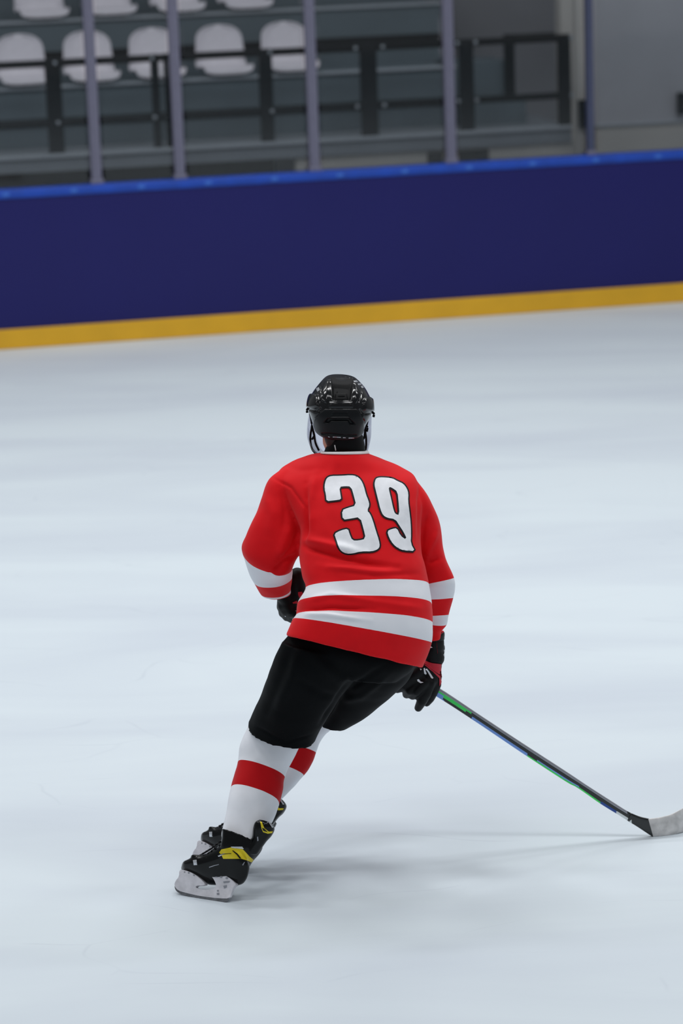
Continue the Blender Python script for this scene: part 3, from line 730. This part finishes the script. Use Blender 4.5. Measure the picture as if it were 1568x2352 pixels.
Dd += 0.006 * soft_poly([(470, 520), (505, 330), (600, 150), (640, 150), (645, 520), (600, 590)], 40) + 0.006 * soft_poly([(1100, 520), (1120, 380), (1020, 150), (990, 150), (965, 520), (1010, 590)], 40)
Dd += -0.005 * groove([(470, 250), (510, 340), (520, 420), (560, 520)], 14) - 0.005 * groove([(1090, 260), (1110, 370), (1105, 440), (1070, 530)], 14)
Dd += 0.004 * soft_poly([(620, 535), (980, 535), (1000, 640), (600, 640)], 30)
Dd += -0.005 * soft_poly([(680, 685), (900, 685), (940, 778), (635, 778)], 10)
Dd += -0.009 * soft_poly([(600, 785), (930, 785), (1020, 880), (940, 890), (905, 835), (650, 835), (615, 865), (545, 855)], 10)
Dd += 0.003 * soft_poly([(560, 650), (1040, 650), (1140, 760), (1150, 1000), (1090, 1120), (480, 1120), (380, 950), (400, 780)], 12)
Dd += -0.004 * soft_poly([(510, 1000), (660, 1005), (860, 1030), (1030, 1030), (1030, 1055), (520, 1035)], 10)
Dd += -0.006 * groove([(330, 660), (420, 680), (480, 640)], 16) - 0.006 * groove([(1260, 710), (1180, 720), (1110, 680)], 16)
Dd += -0.005 * groove([(380, 830), (440, 770), (490, 640)], 14) - 0.005 * groove([(1160, 850), (1120, 780), (1090, 660)], 14)
# ribs inside the recess
rib = soft_poly([(700, 360), (900, 360), (930, 500), (680, 500)], 14); Dd += 0.004 * rib
Dd += -0.003 * groove([(760, 430), (860, 430)], 8) - 0.003 * groove([(735, 340), (690, 450)], 8)
_vw = HV - CAM; _vw /= np.linalg.norm(_vw, axis=1)[:, None]
Dd *= np.clip(-(HN * _vw).sum(1) * 2.2 - 0.25, 0, 1)
Dd += 0.008 * soft_poly([(280, 640), (290, 480), (350, 410), (460, 430), (490, 520), (470, 620), (350, 650)], 30)
Dd += 0.008 * soft_poly([(1300, 690), (1290, 500), (1220, 455), (1140, 480), (1115, 560), (1130, 670), (1240, 700)], 30)
HV2 = HV + HN * Dd[:, None]
PANEL = [(560, 650), (1040, 650), (1140, 760), (1150, 1000), (1090, 1120), (480, 1120), (380, 950), (400, 780)]
Qf = np.stack([cx, cy], 1); keep = []; mi = []
for f in HF:
    c = HV2[list(f)].mean(0); q = Qf[list(f)].mean(0)
    front = c[1] > Y0 + .455
    if front and q[1] > 640: continue
    if c[1] > Y0 + .42 and q[1] > 860: continue
    keep.append(f)
    isn = near[f[0]]
    mi.append(2 if isn and inside(RECESS, *q) else 1 if isn and inside(PANEL, *q) else 0)
helmet = part('helmet', HV2, keep, [M['gloss'], M['satin'], M['black']], mi=mi)
# close the crown
sm = helmet.modifiers.new('t', 'SOLIDIFY'); sm.thickness = 0.006; sm.offset = -1
HB = bvh_of(HV2, keep)
mb = MB()
top = HV2[:220].mean(0)
mbv = [tuple(v) for v in HV2[:220]] + [tuple(top + np.array([0, 0, .002]))]
mb.add(mbv, [(i, (i + 1) % 220, 220) for i in range(220)]); mb.build('crown_plate', M['gloss'], helmet, BASE, True)
mb = MB()
for pl in ([(990, 228), (1035, 220), (1062, 248), (1000, 252)], [(1050, 270), (1095, 262), (1112, 288), (1062, 296)], [(1095, 308), (1128, 300), (1142, 332), (1112, 340)], [(430, 345), (468, 322), (488, 368), (452, 392)],
           [(610, 1062), (635, 1066), (635, 1072), (610, 1068)], [(680, 1064), (800, 1070), (800, 1078), (680, 1072)], [(832, 1074), (872, 1076), (872, 1084), (832, 1082)], [(915, 1080), (998, 1080), (998, 1088), (915, 1088)]):
    v, f = patch(c3(pl), [], HB, 0.0015, 2); part('marking', v, f, M['silver'], helmet)
# clear visor around the face, and straps with clips
vis = [ring((709, 952), (785, 958), (853, 956), .455, .125, 0, 2.4), ring((706, 975), (785, 985), (852, 978), .455, .13, 0, 2.4), ring((705, 998), (785, 1010), (851, 1000), .46, .13, 0, 2.4),
       ring((708, 1015), (785, 1028), (847, 1020), .46, .125, 0, 2.4), ring((716, 1032), (785, 1040), (842, 1038), .465, .11, 0, 2.4), ring((728, 1044), (785, 1050), (832, 1050), .475, .09, 0, 2.4)]
VV_, VF_, _ = loft(vis, 6, 80, cap=False)
vf = [f for f in VF_ if VV_[list(f)].mean(0)[1] > Y0 + .435]
o = part('visor', VV_, vf, M['visor'], helmet); sm = o.modifiers.new('t', 'SOLIDIFY'); sm.thickness = 0.003
def strap(pts, r, dy): return [P(660 + x / 6.533, 840 + y / 6.533, dy + k) for x, y, k in pts], r
mb = MB()
for pts in ([(330, 660, .03), (345, 760, .04), (365, 900, .04), (345, 1040, .05), (345, 1150, .06), (375, 1260, .07), (440, 1325, .08), (530, 1310, .06)],
            [(365, 900, .04), (400, 1040, .04), (420, 1160, .05), (470, 1270, .06)],
            [(390, 1080, .04), (370, 1100, .04), (400, 1060, .03)],
            [(1215, 690, .03), (1195, 860, .04), (1165, 960, .04), (1180, 1100, .05), (1170, 1260, .06), (1110, 1250, .05)],
            [(1165, 960, .04), (1150, 1080, .04), (1105, 1120, .03)], [(1165, 900, .04), (1200, 920, .04), (1190, 990, .04)]):
    p, r = strap(pts, .0035, .42); mb = MB(); mb.tube(catmull(p, 4), .0038, 8); mb.build('chin_strap', M['black'], helmet, BASE, True)
mb = MB()
for pts in ([(330, 640, 0), (305, 645, 0), (292, 670, 0), (296, 705, 0)], [(1245, 700, 0), (1275, 700, 0), (1296, 725, 0), (1290, 770, 0)]):
    p, r = strap(pts, .003, .43); mb = MB(); mb.tube(catmull(p, 4), .0042, 8); mb.build('visor_clip', M['black'], helmet, BASE, True)

# ---- gloves
c6 = lambda x, y: (880 + x / 6.533, 1420 + y / 6.533)
def G(x, y, dy): return P(*c6(x, y), dy)
bits = []
bits += chain([(G(790, 330, .41), .029), (G(790, 420, .415), .030)]) + chain([(G(760, 480, .42), .034), (G(770, 590, .425), .036)])
bits += chain([(G(850, 440, .42), .018), (G(860, 540, .425), .014)])
bits += chain([(G(730, 700, .43), .036), (G(690, 900, .43), .038)]) + chain([(G(620, 760, .42), .020), (G(500, 930, .41), .026)]) + chain([(G(780, 860, .43), .024), (G(770, 1000, .435), .022)])
bits += chain([(G(600, 730, .40), .022), (G(470, 850, .395), .026), (G(330, 960, .40), .022)])
# fingers curling round the shaft, and the thumb
fing = [([(520, 880, .395), (330, 1010, .40), (210, 1060, .43), (250, 1010, .47)], [.021, .018, .016, .014]),
        ([(560, 930, .395), (400, 1080, .395), (350, 1140, .43), (420, 1080, .48)], [.021, .018, .016, .014]),
        ([(620, 960, .39), (500, 1090, .39), (440, 1160, .42), (500, 1110, .48)], [.021, .019, .016, .014]),
        ([(690, 980, .40), (640, 1130, .40), (580, 1240, .41), (525, 1345, .43)], [.022, .020, .019, .0145]),
        ([(790, 990, .43), (740, 1120, .44), (700, 1200, .45), (650, 1270, .46)], [.020, .018, .017, .014])]
for pts, rs in fing: bits += chain([(G(*p), r) for p, r in zip(pts, rs)])
GV, GF, _ = fuse(bits, 0.0035, 4)
rg = part('glove', GV, GF, M['glove']); rg['label'] = 'glove of the right hand, gripping the stick shaft low'
GB = bvh_of(GV, GF)
mbw = MB(); mbr = MB()
for pl in ([(604, 750), (622, 745), (632, 800), (650, 832), (636, 850), (612, 828)], [(630, 765), (650, 755), (690, 800), (750, 895), (738, 908), (718, 900), (660, 795)], [(505, 920), (530, 912), (560, 948), (605, 962), (560, 976), (515, 945)],
           [(548, 755), (577, 762), (560, 782)], [(668, 392), (690, 400), (742, 440), (710, 446), (672, 412)], [(902, 478), (932, 472), (926, 540), (914, 582), (906, 545), (914, 500)]):
    v, f = patch([c6(*q) for q in pl], [], GB, 0.0015, 2); part('glove_marking', v, f, M['number_white'], rg)
for pl in ([(570, 655), (610, 640), (740, 670), (895, 690), (893, 830), (868, 862), (760, 790), (640, 700)], [(600, 690), (640, 705), (760, 795), (850, 868), (880, 875), (868, 960), (838, 1020), (835, 900), (740, 800)]):
    v, f = patch([c6(*q) for q in pl], [], GB, 0.003, 3); part('wrist_panel', v, f, M['glove_red'], rg)
V, Fs, K = loft([ring(c6(695, 330), c6(790, 350), c6(915, 320), .41, .034), ring(c6(700, 275), c6(790, 295), c6(918, 240), .405, .036), ring(c6(730, 240), c6(800, 255), c6(905, 205), .405, .034)], 4, 28, cap=False)
o = part('glove_cuff', V, Fs, [M['glove_red'], M['glove']], rg); sm = o.modifiers.new('t', 'SOLIDIFY'); sm.thickness = 0.006; sm.offset = 1; sm.material_offset = 1
# left glove closed round the butt end
c5 = lambda x, y: (540 + x / 6.03, 1280 + y / 6.03)
def G5(x, y, dy): return P(*c5(x, y), dy)
bits = chain([(G5(790, 300, .44), .036), (G5(770, 470, .45), .038)]) + chain([(G5(770, 470, .45), .040), (G5(760, 640, .46), .036)])
bits += chain([(G5(640, 490, .425), .028), (G5(760, 620, .45), .034)])
bits += chain([(G5(860, 250, .43), .028), (G5(880, 450, .44), .03)]) + chain([(G5(680, 590, .455), .017), (G5(840, 560, .46), .02)])
for k, (a, b_) in enumerate((((650, 600), (640, 690)), ((660, 680), (665, 770)), ((700, 740), (715, 820)), ((760, 770), (780, 845)))):
    bits += chain([(G5(a[0] + 60, a[1] - 10, .43), .020), (G5(a[0], a[1], .44), .0185), (G5(b_[0], b_[1], .47), .0175), (G5(b_[0] + 60, b_[1] - 20, .50), .016)])
bits += chain([(G5(830, 560, .44), .018), (G5(880, 640, .46), .017), (G5(880, 720, .48), .014)])
LV, LF, _ = fuse(bits, 0.0038, 4)
lg = part('glove', LV, LF, M['glove']); lg['label'] = 'glove of the left hand, before the belly'
LB = bvh_of(LV, LF); mb = MB()
for pl in ([(870, 480), (920, 475), (945, 510), (890, 560), (872, 520)], [(790, 625), (850, 600), (870, 640), (800, 640)]):
    v, f = patch([c5(*q) for q in pl], [], LB, 0.002, 2); part('wrist_panel', v, f, M['glove_red'], lg)
mb = MB()
for pl in ([(832, 742), (855, 738), (850, 755)], [(685, 810), (705, 812), (695, 822)], [(785, 850), (802, 845), (800, 866)]):
    v, f = patch([c5(*q) for q in pl], [], LB, 0.002, 2); part('glove_marking', v, f, M['silver'], lg)

# ---- skates
ck = lambda x, y: (380 + x / 4.9, 1800 + y / 4.9)
def SK(T, Mid, R, dy, t, n=2.4): return ring(ck(*T), ck(*Mid), ck(*R), dy, t, 0, n)
foot = [SK((178, 935), (176, 960), (184, 985), .075, .008), SK((200, 878), (205, 940), (225, 998), .07, .032), SK((258, 848), (265, 935), (300, 1018), .06, .042),
        SK((335, 810), (345, 940), (385, 1065), .045, .046), SK((440, 800), (440, 950), (465, 1130), .03, .048), SK((560, 740), (555, 920), (560, 1142), .01, .048),
        SK((660, 650), (680, 880), (690, 1142), -.01, .046), SK((790, 690), (790, 930), (800, 1146), -.025, .044), SK((885, 800), (880, 960), (868, 1128), -.035, .038),
        SK((935, 880), (925, 985), (908, 1078), -.04, .028), SK((945, 940), (940, 985), (928, 1025), -.042, .01)]
shaft = [SK((590, 880), (760, 900), (930, 960), -.012, .044), SK((605, 745), (775, 765), (985, 862), -.01, .046), SK((635, 650), (795, 670), (1032, 798), -.005, .046),
         SK((648, 570), (800, 598), (1066, 740), .005, .046), SK((648, 522), (805, 552), (1085, 690), .01, .046)]
tend = [SK((900, 740), (960, 790), (1040, 790), -.015, .03), SK((970, 610), (1050, 640), (1130, 660), -.012, .03), SK((984, 500), (1085, 525), (1192, 590), -.01, .03),
        SK((1008, 435), (1110, 455), (1229, 505), -.008, .028), SK((1060, 404), (1115, 414), (1180, 436), -.006, .018)]
bump = [SK((285, 830), (300, 850), (320, 900), .05, .02), SK((305, 800), (340, 825), (400, 870), .045, .024), SK((430, 800), (480, 815), (520, 860), .03, .022), SK((560, 720), (590, 740), (640, 800), .01, .02)]
KV, KF, _ = fuse([loft(foot, 5, 36), loft(shaft, 5, 36, hollow=0.03), loft(tend, 5, 28), loft(bump, 5, 20)], 0.0038, 3)
skate = part('ice_skate', KV, KF, M['boot']); skate['label'] = 'skate of the left foot, nearer to the camera'
KB = bvh_of(KV, KF)
def deco(name, polys, m, off=0.0015, step=2.0):
    for pl in polys:
        v, f = patch([ck(*q) for q in pl], [], KB, off, step); part(name, v, f, m, skate)
deco('ankle_stripe', [[(605, 775), (630, 740), (740, 715), (865, 735), (900, 770), (945, 820), (990, 857), (968, 885), (900, 860), (850, 845), (650, 845), (630, 800)],
                      [(1065, 428), (1082, 430), (1112, 500), (1160, 538), (1205, 534), (1196, 555), (1150, 562), (1098, 545), (1080, 505)]], M['yellow'])
deco('stripe_edging', [[(622, 792), (740, 782), (740, 788), (630, 798)], [(748, 752), (762, 752), (812, 790), (852, 842), (832, 842), (800, 800)], [(1085, 495), (1110, 505), (1150, 545), (1100, 530)]], M['boot'], 0.003)
deco('trim_and_glint', [[(735, 708), (862, 708), (880, 736), (745, 722)], [(310, 862), (350, 856), (358, 914), (320, 916)], [(590, 812), (660, 782), (668, 790), (600, 824)], [(1150, 430), (1165, 428), (1210, 490), (1196, 494)]], M['silver'], 0.002)  # silver trim, plus a painted white highlight at the ankle stripe's front end
deco('highlight_line', [[(490, 937), (545, 918), (600, 905), (602, 911), (548, 926), (492, 946)], [(1030, 600), (1042, 596), (1046, 640), (1034, 648)], [(862, 915), (885, 880), (892, 884), (872, 920)]], M['stick_top'], 0.001)  # highlight streaks on the boot, painted as thin pale patches
deco('lace_groove', [[(362, 868), (400, 842), (560, 808), (608, 820), (590, 848), (480, 880), (370, 912)]], M['black'], 0.001)
# laces across the instep
mb = MB()
for i in range(7):
    x = 400 + i * 36; y = 806 - i * 22 - (i > 3) * (i - 3) * 6
    mb = MB(); mb.tube([P(*ck(x - 14, y + 2), .05 - .008 * i - .02), P(*ck(x, y - 5), .045 - .008 * i), P(*ck(x + 16, y - 14), .05 - .008 * i + .02)], .0035, 8)
    mb.build('lace', M['satin'], skate, BASE, True)
# holder and blade lie in one plane leaning with the foot
ga = ground(*ck(250, 1268)); gb = ground(*ck(690, 1338)); gd = (gb - ga); gd /= np.linalg.norm(gd)
lean = np.array([gd[1] * -1, gd[0], 0]); lean = lean if lean[1] > 0 else -lean   # horizontal, away from the camera
pn = lean * math.cos(math.radians(24)) - np.array([0, 0, 1]) * math.sin(math.radians(24))   # normal of the blade plane
pn /= np.linalg.norm(pn)
def on_plane(x, y):
    r = ray(*ck(x, y)); return CAM + r * (((ga - CAM) @ pn) / (r @ pn))
def slab(poly, th, name, m, parent, it=1, wide=None):
    p = densify(chaikin(poly, it), 18)
    pts = [on_plane(*q) for q in p]; n = len(p)
    V = []
    for sgn in (-1, 1):
        for q, w in zip(p, pts):
            k = th if wide is None else th + wide * max(0.0, min(1.0, (1210 - q[1]) / 200.0))
            V.append(w + pn * sgn * k)
    r = delaunay_2d_cdt([Vector(q) for q in p], [(i, (i + 1) % n) for i in range(n)], [], 1, 1e-4)
    idx = [o_[0] if len(o_) else None for o_ in r[3]]
    Fs = []
    for f in r[2]:
        g = [idx[i] for i in f]
        if None in g: continue
        a = sum(p[i][0] for i in g) / 3; b_ = sum(p[i][1] for i in g) / 3
        if inside(p, a, b_): Fs.append(tuple(g)); Fs.append(tuple(i + n for i in g)[::-1])
    for i in range(n): Fs.append((i, (i + 1) % n, n + (i + 1) % n, n + i))
    bm = bmesh.new(); me = bpy.data.meshes.new('t'); me.from_pydata([tuple(v) for v in V], [], Fs); bm.from_mesh(me); bmesh.ops.recalc_face_normals(bm, faces=bm.faces[:]); bm.to_mesh(me)
    V = [tuple(v.co) for v in bm.verts]; Fs = [tuple(v.index for v in f.verts) for f in bm.faces]; bm.free(); bpy.data.meshes.remove(me)
    o = part(name, V, Fs, m, parent, smooth=False); return o, V, Fs
holder, hV, hF = slab([(186, 970), (250, 980), (330, 1010), (400, 1060), (470, 1138), (420, 1150), (370, 1148), (345, 1168), (400, 1190), (480, 1197), (560, 1185), (588, 1150), (570, 1090), (538, 1040), (560, 1020), (630, 1028), (700, 1038), (760, 1078), (812, 1140), (775, 1165), (750, 1230), (732, 1292), (600, 1292), (400, 1267), (250, 1233), (150, 1205), (112, 1150), (130, 1100), (178, 1050)], .006, 'blade_holder', M['holder'], skate, 1, .012)
slab([(103, 1150), (112, 1195), (150, 1232), (250, 1268), (400, 1300), (560, 1326), (690, 1338), (728, 1288), (600, 1286), (400, 1262), (250, 1229), (150, 1198), (120, 1150)], .002, 'steel_blade', M['steel'], skate, 1)
hb = bvh_of(hV, hF); mb = MB()
for x, y, r in ((262, 1003, 9), (322, 1028, 9), (215, 995, 7), (570, 1045, 11), (626, 1050, 11), (690, 1062, 12), (590, 1205, 9)):
    v, f = patch([ck(x + r * 1.3 * math.cos(a), y + r * math.sin(a)) for a in np.linspace(0, 2 * math.pi, 10, endpoint=False)], [], hb, .0012, 1.5); part('rivet', v, f, M['stick_top'], skate)
for pl in ([(650, 1100), (725, 1095), (715, 1112), (655, 1118)], [(650, 1150), (690, 1140), (690, 1165), (660, 1180)], [(575, 1232), (605, 1228), (605, 1250), (580, 1250)]):
    v, f = patch([ck(*q) for q in pl], [], hb, .0012, 1.5); part('holder_marking', v, f, M['stick_top'], skate)
# the other skate: the same boot, farther away and turned a little
sk2 = copy_tree(skate, man); sk2['label'] = 'skate of the right foot, half hidden behind the nearer leg'
sh = ground(500, 1992) - ground(465, 2058)
piv = ground(465, 2058) - BASE
M2 = Matrix.Translation(Vector(piv + sh)) @ Matrix.Rotation(math.radians(-10), 4, 'Z') @ Matrix.Translation(-Vector(piv))
sk2.matrix_local = M2

# ================================================================== the stick
tl = [(655, 1374), (700, 1400), (800, 1459), (900, 1517), (1008, 1580), (1100, 1641), (1200, 1707), (1300, 1772), (1348, 1804), (1407, 1842), (1437, 1861), (1460, 1873)]
bl = [(652, 1396), (695, 1420), (795, 1479), (895, 1537), (1003, 1600.5), (1095, 1660), (1196, 1728), (1297, 1794), (1326, 1810), (1378, 1846), (1420, 1872), (1453, 1893)]
heel = ground(1497, 1921); dyh = heel[1] - Y0; butt = .475
stick = empty('hockey_stick', P(1500, 1921, dyh))
tag(stick, 'black, green and blue hockey stick with white taped blade resting on the ice', 'hockey stick')
SB = np.array(stick.location)
rings = []
for (a, b_) in zip(tl, bl):
    u = ((a[0] + b_[0]) / 2 - 655) / (1497 - 655); dy = butt + (dyh - butt) * u
    m = ((a[0] + b_[0]) / 2, (a[1] + b_[1]) / 2); rings.append(ring(a, m, b_, dy, .011, u, 4.5))
V, Fs, K = loft(rings, 30, 56)
mats = [M['stick_black'], M['stick_top'], M['stick_green'], M['stick_blue'], M['stick_white'], M['stick_navy']]
mi = []
for f in Fs:
    c = np.mean([V[i] for i in f], axis=0); x, y = proj(c)
    yt = np.interp(x, [p[0] for p in tl], [p[1] for p in tl]); yb = np.interp(x, [p[0] for p in bl], [p[1] for p in bl])
    w = (y - yt) / (yb - yt); k = 0
    if x < 1000: k = 0
    else:
        if w < 0.30 and x < 1440: k = 1
        elif x < 1018: k = 2 if w < .55 else 3
        elif x < 1083: k = 2 if w < .58 else 0
        elif x < 1210: k = 0 if w < .62 else 3
        elif x < 1232: k = 0 if w < .86 else 2
        elif x < 1330: k = 0 if w < .66 else 3 if w < .83 else 2
        elif x < 1378: k = 0 if w < .78 else 2
        elif x < 1415: k = 0 if w < .72 else 5
        elif x < 1450: k = 0 if w < .62 else 4
    mi.append(k)
mesh_obj('shaft', V, Fs, mats, stick, SB, True, mi)
# blade: dark heel, then white tape; it curves away along the ice
def blade(tp, bp, dys, n=6):
    rr = [ring(a, ((a[0] + b_[0]) / 2, (a[1] + b_[1]) / 2), b_, dy, t, 0, 4.0) for a, b_, (dy, t) in zip(tp, bp, dys)]
    return loft(rr, n, 28)
g2 = ground(1568, 1911)[1] - Y0; g3 = ground(1640, 1888)[1] - Y0; g4 = ground(1690, 1862)[1] - Y0
dq = butt + (dyh - butt) * .96
V, Fs, K = blade([(1448, 1867), (1468, 1875), (1489, 1880), (1492, 1880.5)], [(1440, 1885), (1466, 1901), (1495, 1920), (1502, 1921.5)], [(dq, .011), (dq, .0095), (dyh, .007), (dyh, .007)])
mesh_obj('blade_heel', V, Fs, M['stick_black'], stick, SB)
V, Fs, K = blade([(1488, 1880.5), (1513, 1877.5), (1541, 1870), (1568, 1856), (1610, 1832), (1650, 1806), (1668, 1808)], [(1499.5, 1922), (1525, 1921), (1548, 1917), (1568, 1911), (1625, 1893), (1670, 1868), (1686, 1840)],
                 [(dyh, .0085), (dyh + .005, .0085), ((dyh + g2) / 2, .008), (g2, .008), (g3, .007), (g4, .006), (g4 + .02, .004)])
o = mesh_obj('taped_blade', V, Fs, M['tape'], stick, SB); o['label'] = 'white taped blade, scuffed grey'
